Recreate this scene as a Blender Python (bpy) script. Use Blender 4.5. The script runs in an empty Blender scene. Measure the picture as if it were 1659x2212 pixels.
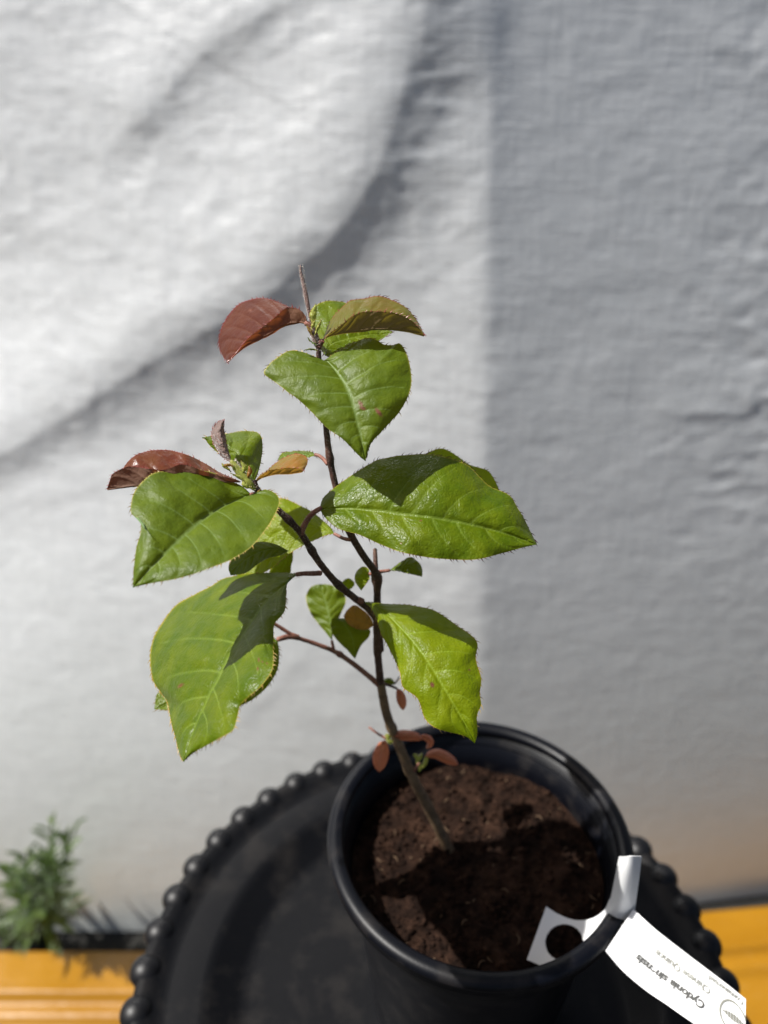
import bpy, bmesh, math, random
import numpy as np
from mathutils import Vector, Matrix, Euler
C = bpy.context.scene
COL = C.collection
rng = random.Random(7)
nrg = np.random.default_rng(11)
H0 = 1.33                                  # camera height above the ground
PITCH = math.radians(29.18)
FPX = 1600.0                               # focal length, in units of a 1659 px wide picture
CP, SP = math.cos(PITCH), math.sin(PITCH)

# ------------------------------------------------------------------ camera
cd = bpy.data.cameras.new('camera')
cam = bpy.data.objects.new('camera', cd); COL.objects.link(cam)
cam.location = (0, 0, H0); cam.rotation_euler = (math.pi/2-PITCH, 0, 0)
cd.sensor_fit = 'VERTICAL'; cd.sensor_height = 9.8; cd.sensor_width = 7.35
cd.lens = 9.8*FPX/2212.0
cd.clip_start = 0.01; cd.clip_end = 200
cd.dof.use_dof = True; cd.dof.focus_distance = 0.288; cd.dof.aperture_fstop = 1.6
C.camera = cam
# ------------------------------------------------------------------ light
LDIR = Vector((0.607, 0.055, -0.91)).normalized()     # the way the sunlight travels
w = bpy.data.worlds.new('World'); C.world = w; w.use_nodes = True
nt = w.node_tree; nt.nodes.clear()
sky = nt.nodes.new('ShaderNodeTexSky'); sky.sky_type = 'NISHITA'; sky.sun_disc = False; sky.dust_density = 4.0; sky.ozone_density = .6
sky.sun_elevation = math.asin(-LDIR.z); sky.sun_rotation = math.atan2(-LDIR.x, -LDIR.y)
bg = nt.nodes.new('ShaderNodeBackground'); bg.inputs[1].default_value = 0.05
wo = nt.nodes.new('ShaderNodeOutputWorld')
nt.links.new(sky.outputs[0], bg.inputs[0]); nt.links.new(bg.outputs[0], wo.inputs[0])
sl = bpy.data.lights.new('sun', 'SUN'); sl.energy = 5.0; sl.angle = math.radians(0.53); sl.color = (1, .975, .93)
so = bpy.data.objects.new('sun', sl); COL.objects.link(so)
so.rotation_euler = LDIR.to_track_quat('-Z', 'Y').to_euler(); so.location = (-1, -1, 4)
C.view_settings.view_transform = 'Standard'; C.view_settings.look = 'None'
C.view_settings.exposure = 0.54; C.view_settings.gamma = 1; C.view_settings.use_curve_mapping = False

# ------------------------------------------------------------------ helpers
def P(px, py, d):
    x = (px-829.5)/FPX*d; y = (1106-py)/FPX*d
    return np.array([x, CP*d + SP*y, H0 - SP*d + CP*y])
def Pz(px, py, z):                       # ray met with the horizontal plane z
    a = P(px, py, 1.0); o = np.array([0, 0, H0]); v = a-o
    return o + v*((z-H0)/v[2])
def thing(name, label, cat, loc, group=None):
    o = bpy.data.objects.new(name, None); COL.objects.link(o); o.location = loc
    o['label'] = label; o['category'] = cat; o.empty_display_size = .02
    if group: o['group'] = group
    return o
def wloc(o):
    v = Vector((0, 0, 0))
    while o is not None: v = v + o.location; o = o.parent
    return v
def mobj(name, verts, faces, mat, parent=None, smooth=True, label=None, attrs=None, origin=None):
    V = np.asarray(verts, dtype=float)
    if parent is not None: org = np.array(wloc(parent))
    else: org = np.array(origin if origin is not None else (0, 0, 0), dtype=float)
    m = bpy.data.meshes.new(name)
    m.from_pydata([tuple(v) for v in (V-org)], [], [tuple(int(i) for i in f) for f in faces])
    if smooth: m.polygons.foreach_set('use_smooth', [True]*len(m.polygons))
    if attrs:
        for k, a in attrs.items():
            at = m.attributes.new(k, 'FLOAT', 'POINT'); at.data.foreach_set('value', np.asarray(a, dtype=np.float32).ravel())
    m.update()
    o = bpy.data.objects.new(name, m); COL.objects.link(o)
    if parent is not None: o.parent = parent
    else: o.location = org
    if mat: m.materials.append(mat)
    if label: o['label'] = label
    return o
def tag(o, label, cat, group=None):
    o['label'] = label; o['category'] = cat
    if group: o['group'] = group
    return o
def cat_rom(pts, n):
    """resample a polyline as a centripetal-ish Catmull-Rom curve at n arc-length steps"""
    p = np.asarray(pts, dtype=float)
    ext = np.vstack([2*p[0]-p[1], p, 2*p[-1]-p[-2]])
    out = []
    K = 12
    for i in range(1, len(ext)-2):
        a, b, c, d = ext[i-1:i+3]
        for k in range(K):
            t = k/K
            out.append(.5*((2*b)+(c-a)*t+(2*a-5*b+4*c-d)*t*t+(-a+3*b-3*c+d)*t**3))
    out.append(p[-1]); out = np.array(out)
    L = np.r_[0, np.cumsum(np.linalg.norm(np.diff(out[:, :2], axis=0), axis=1))] if p.shape[1] == 2 or True else 0
    q = np.linspace(0, L[-1], n)
    return np.stack([np.interp(q, L, out[:, j]) for j in range(p.shape[1])], 1)
def tube(pts, rad, seg=10, cap=True, wob=0.0):
    p = np.asarray(pts, float); n = len(p); V = []; F = []
    up = np.array([.3, .2, .93]); T = np.gradient(p, axis=0); T /= np.linalg.norm(T, axis=1)[:, None]+1e-12
    N = np.cross(T[0], up); N /= np.linalg.norm(N)
    for i in range(n):
        N = N-T[i]*(N@T[i]); N /= np.linalg.norm(N); B = np.cross(T[i], N)
        for k in range(seg):
            a = 2*math.pi*k/seg; r = rad[i]*(1+wob*(rng.random()-.5))
            V.append(p[i]+r*(math.cos(a)*N+math.sin(a)*B))
    for i in range(n-1):
        for k in range(seg):
            k2 = (k+1) % seg; F.append((i*seg+k, i*seg+k2, (i+1)*seg+k2, (i+1)*seg+k))
    if cap:
        V.append(p[0]-T[0]*rad[0]*.4); V.append(p[-1]+T[-1]*rad[-1]*.6)
        for k in range(seg):
            k2 = (k+1) % seg
            F.append((n*seg, k2, k)); F.append((n*seg+1, (n-1)*seg+k, (n-1)*seg+k2))
    return V, F
class MB:
    def __init__(s): s.V = []; s.F = []
    def add(s, V, F):
        b = len(s.V); s.V.extend([np.array(v) for v in V]); s.F.extend([tuple(i+b for i in f) for f in F])
    def obj(s, name, mat, parent=None, **k): return mobj(name, s.V, s.F, mat, parent, **k)
def lathe(prof, seg=96, cx=0, cy=0):
    V = []; F = []
    for r, z in prof:
        for k in range(seg):
            a = 2*math.pi*k/seg; V.append((cx+r*math.cos(a), cy+r*math.sin(a), z))
    for i in range(len(prof)-1):
        for k in range(seg):
            k2 = (k+1) % seg; F.append((i*seg+k, i*seg+k2, (i+1)*seg+k2, (i+1)*seg+k))
    return V, F
def fbm(x, y, scale, octs=4, seed=0, gain=.5):
    """value noise on arrays"""
    out = np.zeros_like(x, dtype=float); amp = 1; tot = 0
    r = np.random.default_rng(seed)
    for o in range(octs):
        g = r.random((64, 64)); X = x*scale+r.random()*50; Y = y*scale+r.random()*50
        xi = np.floor(X).astype(int); yi = np.floor(Y).astype(int); fx = X-xi; fy = Y-yi
        fx = fx*fx*(3-2*fx); fy = fy*fy*(3-2*fy)
        G = lambda a, b: g[a % 64, b % 64]
        v = (G(xi, yi)*(1-fx)+G(xi+1, yi)*fx)*(1-fy)+(G(xi, yi+1)*(1-fx)+G(xi+1, yi+1)*fx)*fy
        out += amp*(v-.5)*2; tot += amp; amp *= gain; scale *= 2.03
    return out/tot

# ------------------------------------------------------------------ materials
def new_mat(name):
    m = bpy.data.materials.new(name); m.use_nodes = True; t = m.node_tree
    return m, t, t.nodes['Principled BSDF'], t.nodes['Material Output']
def N(t, typ, **k):
    n = t.nodes.new(typ)
    for a, b in k.items(): setattr(n, a, b)
    return n
def noise(t, scale, detail=4, rough=.55, vec=None, dist=0):
    n = N(t, 'ShaderNodeTexNoise'); n.inputs['Scale'].default_value = scale; n.inputs['Detail'].default_value = detail
    n.inputs['Roughness'].default_value = rough; n.inputs['Distortion'].default_value = dist
    if vec is not None: t.links.new(vec, n.inputs['Vector'])
    return n
def objco(t, scale=(1, 1, 1), rot=(0, 0, 0)):
    c = N(t, 'ShaderNodeTexCoord'); mp = N(t, 'ShaderNodeMapping')
    mp.inputs['Scale'].default_value = scale; mp.inputs['Rotation'].default_value = rot
    t.links.new(c.outputs['Object'], mp.inputs['Vector']); return mp.outputs[0]
def ramp(t, src, stops):
    r = N(t, 'ShaderNodeValToRGB'); e = r.color_ramp.elements
    while len(e) < len(stops): e.new(.5)
    for i, (p, c) in enumerate(stops): e[i].position = p; e[i].color = (*c, 1) if len(c) == 3 else c
    t.links.new(src, r.inputs[0]); return r
def mix(t, fac, a, b, mode='MIX'):
    n = N(t, 'ShaderNodeMix', data_type='RGBA', blend_type=mode)
    for s, v in ((n.inputs[0], fac), (n.inputs[6], a), (n.inputs[7], b)):
        if isinstance(v, (int, float)): s.default_value = v
        elif isinstance(v, tuple): s.default_value = (*v, 1)
        else: t.links.new(v, s)
    return n.outputs[2]
def mth(t, op, a, b=0.0, clamp=False):
    n = N(t, 'ShaderNodeMath', operation=op, use_clamp=clamp)
    for s, v in ((n.inputs[0], a), (n.inputs[1], b)):
        if isinstance(v, (int, float)): s.default_value = v
        else: t.links.new(v, s)
    return n.outputs[0]
def bump(t, h, strength, dist, bsdf, prev=None):
    b = N(t, 'ShaderNodeBump'); b.inputs['Strength'].default_value = strength; b.inputs['Distance'].default_value = dist
    t.links.new(h, b.inputs['Height'])
    if prev is not None: t.links.new(prev, b.inputs['Normal'])
    if bsdf is not None: t.links.new(b.outputs[0], bsdf.inputs['Normal'])
    return b.outputs[0]

def leaf_mat(name, top, top2, under, vein, edge, rough=.42, trans=.35, tcol=(.35, .5, .02), fuzz=0.0, wr=.5):
    m, t, b, out = new_mat(name)
    co = objco(t)
    n1 = noise(t, 90, 4, .6, co); n2 = noise(t, 320, 3, .6, co)
    c = mix(t, ramp(t, n1.outputs[0], [(.35, (0, 0, 0)), (.68, (1, 1, 1))]).outputs[0], top, top2)
    c = mix(t, mth(t, 'MULTIPLY', n2.outputs[0], .35), c, tuple(x*.6 for x in top))
    av = N(t, 'ShaderNodeAttribute', attribute_name='vein'); am = N(t, 'ShaderNodeAttribute', attribute_name='margin')
    asp = N(t, 'ShaderNodeAttribute', attribute_name='spot')
    c = mix(t, mth(t, 'MULTIPLY', av.outputs['Fac'], .55), c, vein)
    geo = N(t, 'ShaderNodeNewGeometry')
    nf = noise(t, 2600, 2, .7, co)
    und = mix(t, mth(t, 'MULTIPLY', nf.outputs[0], .8+.0*fuzz), under, tuple(min(1, x*1.7+.05*fuzz) for x in under))
    und = mix(t, mth(t, 'MULTIPLY', av.outputs['Fac'], .5), und, vein)
    c = mix(t, geo.outputs['Backfacing'], c, und)
    c = mix(t, am.outputs['Fac'], c, edge)
    c = mix(t, asp.outputs['Fac'], c, (.17, .06, .035))
    t.links.new(c, b.inputs['Base Color'])
    rr = mth(t, 'ADD', mth(t, 'MULTIPLY', n1.outputs[0], .22), rough-.15)
    rr = mth(t, 'ADD', rr, mth(t, 'MULTIPLY', geo.outputs['Backfacing'], .35), True)
    t.links.new(rr, b.inputs['Roughness'])
    b.inputs['Specular IOR Level'].default_value = .28
    # crinkled cells between the fine veins
    vo = N(t, 'ShaderNodeTexVoronoi', feature='DISTANCE_TO_EDGE'); vo.inputs['Scale'].default_value = 620
    cn = noise(t, 260, 3, .5, co)
    vm = N(t, 'ShaderNodeVectorMath', operation='MULTIPLY_ADD'); t.links.new(cn.outputs['Color'], vm.inputs[0])
    vm.inputs[1].default_value = (.004, .004, .004); t.links.new(co, vm.inputs[2]); t.links.new(vm.outputs[0], vo.inputs['Vector'])
    h = ramp(t, vo.outputs['Distance'], [(0, (0, 0, 0)), (.3, (1, 1, 1))]).outputs[0]
    nn = bump(t, h, 1.0*wr, .0002, None); nn = bump(t, n2.outputs[0], .8*wr, .0005, None, nn)
    nb = noise(t, 110, 2, .5, co); bump(t, nb.outputs[0], .5, .002, b, nn)
    if fuzz: b.inputs['Sheen Weight'].default_value = fuzz; b.inputs['Sheen Roughness'].default_value = .4
    tr = N(t, 'ShaderNodeBsdfTranslucent')
    tc = mix(t, n1.outputs[0], tcol, tuple(x*.7 for x in tcol))
    tc = mix(t, mth(t, 'MULTIPLY', av.outputs['Fac'], .5), tc, tuple(x*.45 for x in tcol))
    tc = mix(t, asp.outputs['Fac'], tc, (.08, .02, .01))
    t.links.new(tc, tr.inputs[0])
    mx = N(t, 'ShaderNodeMixShader'); mx.inputs[0].default_value = trans
    t.links.new(b.outputs[0], mx.inputs[1]); t.links.new(tr.outputs[0], mx.inputs[2]); t.links.new(mx.outputs[0], out.inputs[0])
    return m
M = {}
M['green'] = leaf_mat('mature_green_leaf', (.060, .108, .001), (.122, .162, .001), (.12, .19, .07), (.24, .33, .06), (.34, .28, .03), .42, .20, (.42, .50, .004))
M['green_dull'] = leaf_mat('waxy_green_leaf', (.064, .105, .006), (.105, .150, .003), (.13, .20, .08), (.22, .31, .11), (.36, .32, .07),   .52, .20, (.42, .48, .006), wr=.3)
M['bright'] = leaf_mat('backlit_green_leaf', (.130, .185, .001), (.19, .235, .001), (.17, .26, .05), (.30, .42, .05), (.50, .28, .03), .48, .30, (.52, .68, .008))
M['red'] = leaf_mat('young_red_leaf', (.075, .016, .009), (.12, .034, .012), (.14, .07, .04), (.22, .10, .05), (.25, .03, .04), .36, .22, (.55, .14, .04), fuzz=.12, wr=.3)
M['olive'] = leaf_mat('young_olive_leaf', (.12, .125, .015), (.155, .10, .02), (.12, .08, .035), (.25, .22, .06), (.33, .05, .04), .38, .22, (.5, .38, .04), fuzz=.15, wr=.3)
M['shiny_red'] = leaf_mat('glossy_red_leaf', (.12, .028, .016), (.15, .06, .02), (.13, .07, .045), (.26, .18, .12), (.25, .05, .05), .33, .2, (.5, .12, .04), fuzz=.15, wr=.3)
M['orange'] = leaf_mat('orange_leaf', (.30, .14, .03), (.22, .20, .03), (.16, .15, .03), (.35, .22, .06), (.45, .09, .06), .4, .35, (.6, .3, .04), fuzz=.3, wr=.3)
M['fuzzy'] = leaf_mat('fuzzy_bud_leaf', (.20, .12, .10), (.28, .2, .18), (.26, .18, .16), (.3, .2, .17), (.22, .05, .05), .6, .2, (.4, .2, .1), fuzz=1.0, wr=1.0)
M['salmon'] = leaf_mat('salmon_bract', (.36, .10, .055), (.45, .17, .08), (.48, .18, .11), (.6, .3, .2), (.48, .12, .08), .4, .3, (.8, .3, .15), wr=.2)
M['lime'] = leaf_mat('lime_stipule', (.34, .37, .07), (.40, .38, .08), (.34, .38, .09), (.4, .4, .1), (.4, .2, .05), .5, .35, (.6, .7, .08), fuzz=.4, wr=.2)

def stem_mat(name, c1, c2, c3):
    m, t, b, out = new_mat(name); co = objco(t)
    n1 = noise(t, 160, 5, .65, co); n2 = noise(t, 1500, 3, .6, co)
    c = ramp(t, n1.outputs[0], [(.3, c1), (.52, c2), (.72, c3)]).outputs[0]
    c = mix(t, ramp(t, n2.outputs[0], [(.56, (0, 0, 0)), (.66, (.6, .6, .6))]).outputs[0], c, (.30, .26, .23))
    t.links.new(c, b.inputs['Base Color']); b.inputs['Roughness'].default_value = .6
    nn = bump(t, n2.outputs[0], .7, .0003, None); bump(t, n1.outputs[0], .6, .0008, b, nn); return m
M['bark'] = stem_mat('young_bark', (.030, .012, .009), (.075, .032, .022), (.15, .072, .045))
M['oldbark'] = stem_mat('pale_bark', (.10, .06, .03), (.19, .12, .06), (.28, .18, .10))
M['redstem'] = stem_mat('reddish_twig', (.14, .05, .035), (.26, .10, .07), (.34, .17, .12))
m, t, b, out = new_mat('leaf_tooth'); b.inputs['Base Color'].default_value = (.36, .24, .06, 1); b.inputs['Roughness'].default_value = .5; M['tooth'] = m
m, t, b, out = new_mat('dark_tooth'); b.inputs['Base Color'].default_value = (.11, .045, .025, 1); b.inputs['Roughness'].default_value = .5; M['tooth_dark'] = m
m, t, b, out = new_mat('red_tooth'); b.inputs['Base Color'].default_value = (.28, .06, .05, 1); b.inputs['Roughness'].default_value = .4; M['tooth_red'] = m
m, t, b, out = new_mat('pale_hair'); b.inputs['Base Color'].default_value = (.62, .55, .45, 1); b.inputs['Roughness'].default_value = .4; M['hair'] = m

def plastic(name, col, rough, dust=.15, nscale=60, spec=.5):
    m, t, b, out = new_mat(name); co = objco(t)
    n1 = noise(t, nscale, 6, .6, co); n2 = noise(t, 900, 3, .6, co); n3 = noise(t, 12, 3, .5, co)
    d = mth(t, 'MULTIPLY', ramp(t, n1.outputs[0], [(.5, (0, 0, 0)), (.75, (1, 1, 1))]).outputs[0], dust)
    c = mix(t, d, col, (.16, .14, .12))
    sp = ramp(t, n2.outputs[0], [(.70, (0, 0, 0)), (.76, (.5, .5, .5))]).outputs[0]
    c = mix(t, mth(t, 'MULTIPLY', sp, dust*3, True), c, (.22, .17, .12))
    t.links.new(c, b.inputs['Base Color']); b.inputs['Specular IOR Level'].default_value = spec
    t.links.new(mth(t, 'ADD', mth(t, 'MULTIPLY', n3.outputs[0], .25), rough-.1), b.inputs['Roughness'])
    bump(t, n2.outputs[0], .25, .0002, b); return m
M['pot'] = plastic('black_pot_plastic', (.002, .0024, .0045), .36, .10, 60, .25)
M['plate'] = plastic('black_plate_plastic', (.0022, .0024, .0034), .44, .08, 40, .18)
M['bead'] = plastic('black_bead_gloss', (.004, .004, .005), .42, .04, 40, .35)

# ------------------------------------------------------------------ setting: ground, tarp, yellow beam
m, t, b, out = new_mat('dark_soil_ground'); co = objco(t); n1 = noise(t, 12, 6, .7, co)
t.links.new(ramp(t, n1.outputs[0], [(.3, (.006, .006, .005)), (.7, (.02, .018, .014))]).outputs[0], b.inputs['Base Color'])
b.inputs['Roughness'].default_value = .9; bump(t, n1.outputs[0], .8, .02, b); M['ground'] = m
g = mobj('ground', [(-60, -60, 0), (60, -60, 0), (60, 60, 0), (-60, 60, 0)], [(0, 1, 2, 3)], M['ground'], smooth=False); g['kind'] = 'structure'

m, t, b, out = new_mat('woven_white_tarp'); c0 = N(t, 'ShaderNodeTexCoord')
def mp(s):
    q = N(t, 'ShaderNodeMapping'); q.inputs['Scale'].default_value = s; t.links.new(c0.outputs['Object'], q.inputs['Vector']); return q.outputs[0]
nA = noise(t, 9, 6, .7, mp((.45, 1, 1.9)), .6); nB = noise(t, 26, 5, .65, mp((.6, 1, 1.8)), .5); nH = noise(t, 60, 3, .7, mp((.30, 1, 3.2))); nV = noise(t, 60, 3, .7, mp((3.0, 1, .22)))
nS = noise(t, 2.5, 4, .6, mp((1, 1, 1)))
wv = N(t, 'ShaderNodeTexWave', bands_direction='X'); wv.inputs['Scale'].default_value = 95; wv.inputs['Distortion'].default_value = .6; t.links.new(mp((1, 1, 1)), wv.inputs['Vector'])
wz = N(t, 'ShaderNodeTexWave', bands_direction='Z'); wz.inputs['Scale'].default_value = 95; wz.inputs['Distortion'].default_value = .6; t.links.new(mp((1, 1, 1)), wz.inputs['Vector'])
c = mix(t, nS.outputs[0], (.84, .855, .86), (.90, .915, .92))
thr = ramp(t, mth(t, 'MULTIPLY', mth(t, 'ADD', nV.outputs[0], nH.outputs[0]), .5), [(.36, (1, 1, 1)), (.60, (0, 0, 0))]).outputs[0]
c = mix(t, mth(t, 'MULTIPLY', thr, .55), c, (.66, .68, .69))
# greyer, faintly green tone towards the lowest part of the sheet
sx = N(t, 'ShaderNodeSeparateXYZ'); t.links.new(c0.outputs['Object'], sx.inputs[0])
dz = mth(t, 'ADD', sx.outputs[2], mth(t, 'MULTIPLY', nS.outputs[0], .35))
dr = ramp(t, dz, [(.25, (1, 1, 1)), (.95, (0, 0, 0))]).outputs[0]
c = mix(t, mth(t, 'MULTIPLY', dr, .55), c, (.58, .61, .56))
t.links.new(c, b.inputs['Base Color'])
t.links.new(mth(t, 'ADD', mth(t, 'MULTIPLY', nB.outputs[0], .2), .22), b.inputs['Roughness']); b.inputs['Specular IOR Level'].default_value = .7; b.inputs['Metallic'].default_value = .18
nn = bump(t, mth(t, 'ADD', wv.outputs[0], wz.outputs[0]), .15, .0006, None)
nn = bump(t, mth(t, 'ADD', nH.outputs[0], nV.outputs[0]), .5, .0012, None, nn)
nn = bump(t, nB.outputs[0], .25, .0010, None, nn); nG = noise(t, 75, 3, .6, mp((.8, 1, 1))); nn = bump(t, nG.outputs[0], .45, .0012, None, nn); bump(t, nA.outputs[0], .25, .002, b, nn)
tr = N(t, 'ShaderNodeBsdfTranslucent'); t.links.new(c, tr.inputs[0]); mx = N(t, 'ShaderNodeMixShader'); mx.inputs[0].default_value = .22
t.links.new(b.outputs[0], mx.inputs[1]); t.links.new(tr.outputs[0], mx.inputs[2]); t.links.new(mx.outputs[0], out.inputs[0])
M['tarp'] = m

XF = lambda z: .150 - .030*(z)                      # the post behind the sheet leans slightly (z above ground)
def tarp_y(x, z):
    tt = np.clip(z/1.9, 0, 1); q = np.clip(z/1.15, 0, 1); A = .34*q*q*(3-2*q)
    xf = .172-.031*z
    d = x-xf; r = .012
    soft_l = np.sqrt(np.minimum(d, 0)**2+r*r)-r; soft_r = np.sqrt(np.maximum(d, 0)**2+r*r)-r
    y = .80 + A*soft_l + (.048+.085*np.exp(-z/.30)+.03*np.exp(-np.maximum(d, 0)/.12))*soft_r
    y += .15*z
    return y
def seg_dist(x, z, pts):
    """signed distance to a polyline (positive on its lower-right side) and the position along it"""
    best = np.full_like(x, 1e9); sg = np.zeros_like(x); al = np.zeros_like(x); L = 0
    for (x0, z0), (x1, z1) in zip(pts[:-1], pts[1:]):
        dx, dz = x1-x0, z1-z0; l = math.hypot(dx, dz)
        tt = np.clip(((x-x0)*dx+(z-z0)*dz)/l/l, 0, 1)
        ex, ez = x-(x0+tt*dx), z-(z0+tt*dz); dd = np.hypot(ex, ez)
        s = np.sign(ex*dz-ez*dx); u = dd < best
        best = np.where(u, dd, best); sg = np.where(u, s, sg); al = np.where(u, L+tt*l, al); L += l
    return best*sg, al/L
def on_tarp(px, py):
    o = np.array([0, 0, H0]); v = P(px, py, 1)-o; s = .9
    for _ in range(30):
        q = o+v*s; s *= float(tarp_y(np.array(q[0]), np.array(q[2])))/q[1]
    q = o+v*s; return (q[0], q[2])
def fold(x, z, pix, w0, w1, amp, slope_side=1.2, ends=0.3):
    pts = cat_rom([on_tarp(*p) for p in pix], 24)
    d, a = seg_dist(x, z, [tuple(p) for p in pts])
    d = d+.012*fbm(x, z, 5, 2, 77)+.002*fbm(x, z, 26, 2, 78)
    w = w0+(w1-w0)*a
    amp = amp*np.clip(np.minimum(a, 1-a)/ends, 0, 1)**1.2
    h = np.where(d < 0, np.exp(d/(w*slope_side))*(1)*(.5-.5*np.tanh(d/w*1.6)), (.5-.5*np.tanh(d/w*1.6)))
    return amp*w/.04*h
nx, nz = 620, 560
xs = np.linspace(-1.5, 1.9, nx); zs = np.linspace(.012, 2.05, nz)
X, Z = np.meshgrid(xs, zs)
Y = tarp_y(X, Z)
hh = np.zeros_like(X)
left = 1/(1+np.exp((X-(.172-.031*Z))/.012))
hh += left*fold(X, Z, [(-600, 1170), (-150, 1030), (0, 975), (150, 890), (300, 800), (480, 690), (620, 590), (720, 490), (800, 380), (850, 260), (880, 130), (925, 0), (945, -200), (955, -500)], .064, .135, .0205, 1.4, .05)
hh += left*fold(X, Z, [(180, 400), (290, 300), (400, 170), (500, 90), (640, -20), (760, -130)], .05, .06, .014)
hh += left*fold(X, Z, [(560, 900), (700, 760), (860, 640), (960, 560), (1010, 480)], .04, .04, .004)
hh += left*fold(X, Z, [(-100, 1120), (150, 1060), (380, 960), (560, 830)], .03, .03, .004)
hh += left*fold(X, Z, [(0, 560), (120, 500), (260, 430), (380, 380)], .02, .02, .002)
hh += left*fold(X, Z, [(430, 1640), (560, 1520), (640, 1440), (720, 1330)], .03, .03, .004)
wr = fbm(X*.8, Z*1.7, 16, 4, 3, .62)
wr2 = fbm(X+Z*.45, Z*1.9-X*.5, 9, 4, 5, .5)
damp = .25+.75*np.clip((Z-.25)/.7, 0, 1)
cr1 = (1-np.abs(fbm(X+.3*wr2*.1, Z, 11, 2, 31))*2.2); cr2 = 1-np.abs(fbm(X*.9+.02*wr, Z*1.3, 27, 2, 33))*2.2
hh += (.0003*wr+.0007*wr2+.0009*cr1+.0005*cr2)*damp*(.75*left+.55)
# crescent creases of the slack sheet on the right
hh += (1-left)*fold(X, Z, [(1380, 850), (1470, 885), (1580, 880), (1700, 850), (1850, 800)], .018, .02, .006)
hh += (1-left)*fold(X, Z, [(1390, 560), (1500, 620), (1620, 690), (1760, 720)], .018, .02, .003)
hh += (1-left)*fold(X, Z, [(1480, 60), (1580, 110), (1700, 200)], .018, .02, .004)
hh += (1-left)*np.clip((X-.35)/.35, 0, 1)*np.clip((Z-.5)/.5, 0, 1)*(.0016*cr2+.0022*wr2+.0012*wr)
V = np.stack([X.ravel(), (Y-hh).ravel(), Z.ravel()], 1)
F = [(i*nx+j, i*nx+j+1, (i+1)*nx+j+1, (i+1)*nx+j) for i in range(nz-1) for j in range(nx-1)]
tarp = mobj('tarp', V, F, M['tarp'])
tag(tarp, 'white woven plastic tarp hanging in soft diagonal folds behind the plant', 'tarp')
tarp.location = (0, 0, 0)

m, t, b, out = new_mat('yellow_paint'); co = objco(t); n1 = noise(t, 9, 5, .6, objco(t, (.35, 1, 1))); n2 = noise(t, 160, 4, .6, co)
c = ramp(t, n1.outputs[0], [(.3, (.26, .115, .003)), (.6, (.32, .15, .006)), (.8, (.30, .16, .03))]).outputs[0]
c = mix(t, ramp(t, n2.outputs[0], [(.62, (0, 0, 0)), (.75, (.6, .6, .6))]).outputs[0], c, (.42, .27, .10))
t.links.new(c, b.inputs['Base Color']); t.links.new(mth(t, 'ADD', mth(t, 'MULTIPLY', n1.outputs[0], .3), .22), b.inputs['Roughness'])
bump(t, n1.outputs[0], .5, .01, b); M['yellow'] = m
# beam: one long pressed profile with a slight bend behind the plate
TZ = .030
prof = [(.000, -.030), (.000, -.004), (-.003, -.0005), (-.006, 0), (-.060, .0), (-.066, .003), (-.071, .0025), (-.075, -.002), (-.080, -.009), (-.086, -.0105), (-.094, -.0085), (-.101, -.009), (-.106, -.012), (-.112, -.018), (-.118, -.020), (-.24, -.022), (-.245, -.026), (-.245, -.0295)]
path = [(-2.2, .757), (-.6, .757), (-.30, .757), (-.12, .762), (.05, .772), (.30, .802), (.573, .828), (.715, .841), (1.1, .876), (2.4, 1.0)]
pth = cat_rom(path, 60); V = []; F = []
for x, y in pth:
    for a, z in prof: V.append((x, y+a, TZ+z))
k = len(prof)
for i in range(len(pth)-1):
    for j in range(k): j2 = (j+1) % k; F.append((i*k+j, (i+1)*k+j, (i+1)*k+j2, i*k+j2))
bm_ = mobj('yellow_beam', V, F+[tuple(range(k)), tuple(reversed(range(len(V)-k, len(V))))], M['yellow'], smooth=True, origin=(0, .7, 0))
tag(bm_, 'glossy mustard yellow painted metal beam lying along the foot of the tarp', 'beam')

# ------------------------------------------------------------------ charger plate
PC = (.0314, .2734); PZ = H0-.5003; PR = .1874
plate = thing('charger_plate', 'round black plastic charger plate edged with round beads, under the pot', 'plate', (PC[0], PC[1], PZ-.016))
prf = [(.0005, -.0125), (.05, -.0125), (.118, -.0125), (.124, -.0120), (.128, -.0105), (.142, -.0015), (.146, .0005), (.150, .0012), (.168, .0005), (.174, .0008), (.178, .0035), (.184, .0058), (.1885, .0060), (.1912, .0035), (.190, -.003), (.186, -.0045), (.150, -.0035), (.144, -.0045), (.130, -.0135), (.124, -.0158), (.0005, -.016)]
V, F = lathe([(r, PZ+z) for r, z in prf], 160, *PC)
mobj('dish', V, F, M['plate'], plate)
def sphere(c, r, seg=20, rings=12, sz=1):
    V = []; F = []
    for i in range(rings+1):
        a = math.pi*i/rings
        for j in range(seg):
            p = 2*math.pi*j/seg; V.append((c[0]+r*math.sin(a)*math.cos(p), c[1]+r*math.sin(a)*math.sin(p), c[2]+sz*r*math.cos(a)))
    for i in range(rings):
        for j in range(seg): F.append((i*seg+j, (i+1)*seg+j, (i+1)*seg+(j+1) % seg, i*seg+(j+1) % seg))
    return V, F
V, F = sphere((0, 0, 0), .0106, 28, 16, .85)
bead0 = mobj('bead', V, F, M['bead']); bead0.parent = plate
for i in range(46):
    o = bead0 if i == 0 else bead0.copy()
    if i: COL.objects.link(o); o.parent = plate
    a = 1.8902+i*2*math.pi/46
    o.location = (PR*math.cos(a), PR*math.sin(a), .016)
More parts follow.
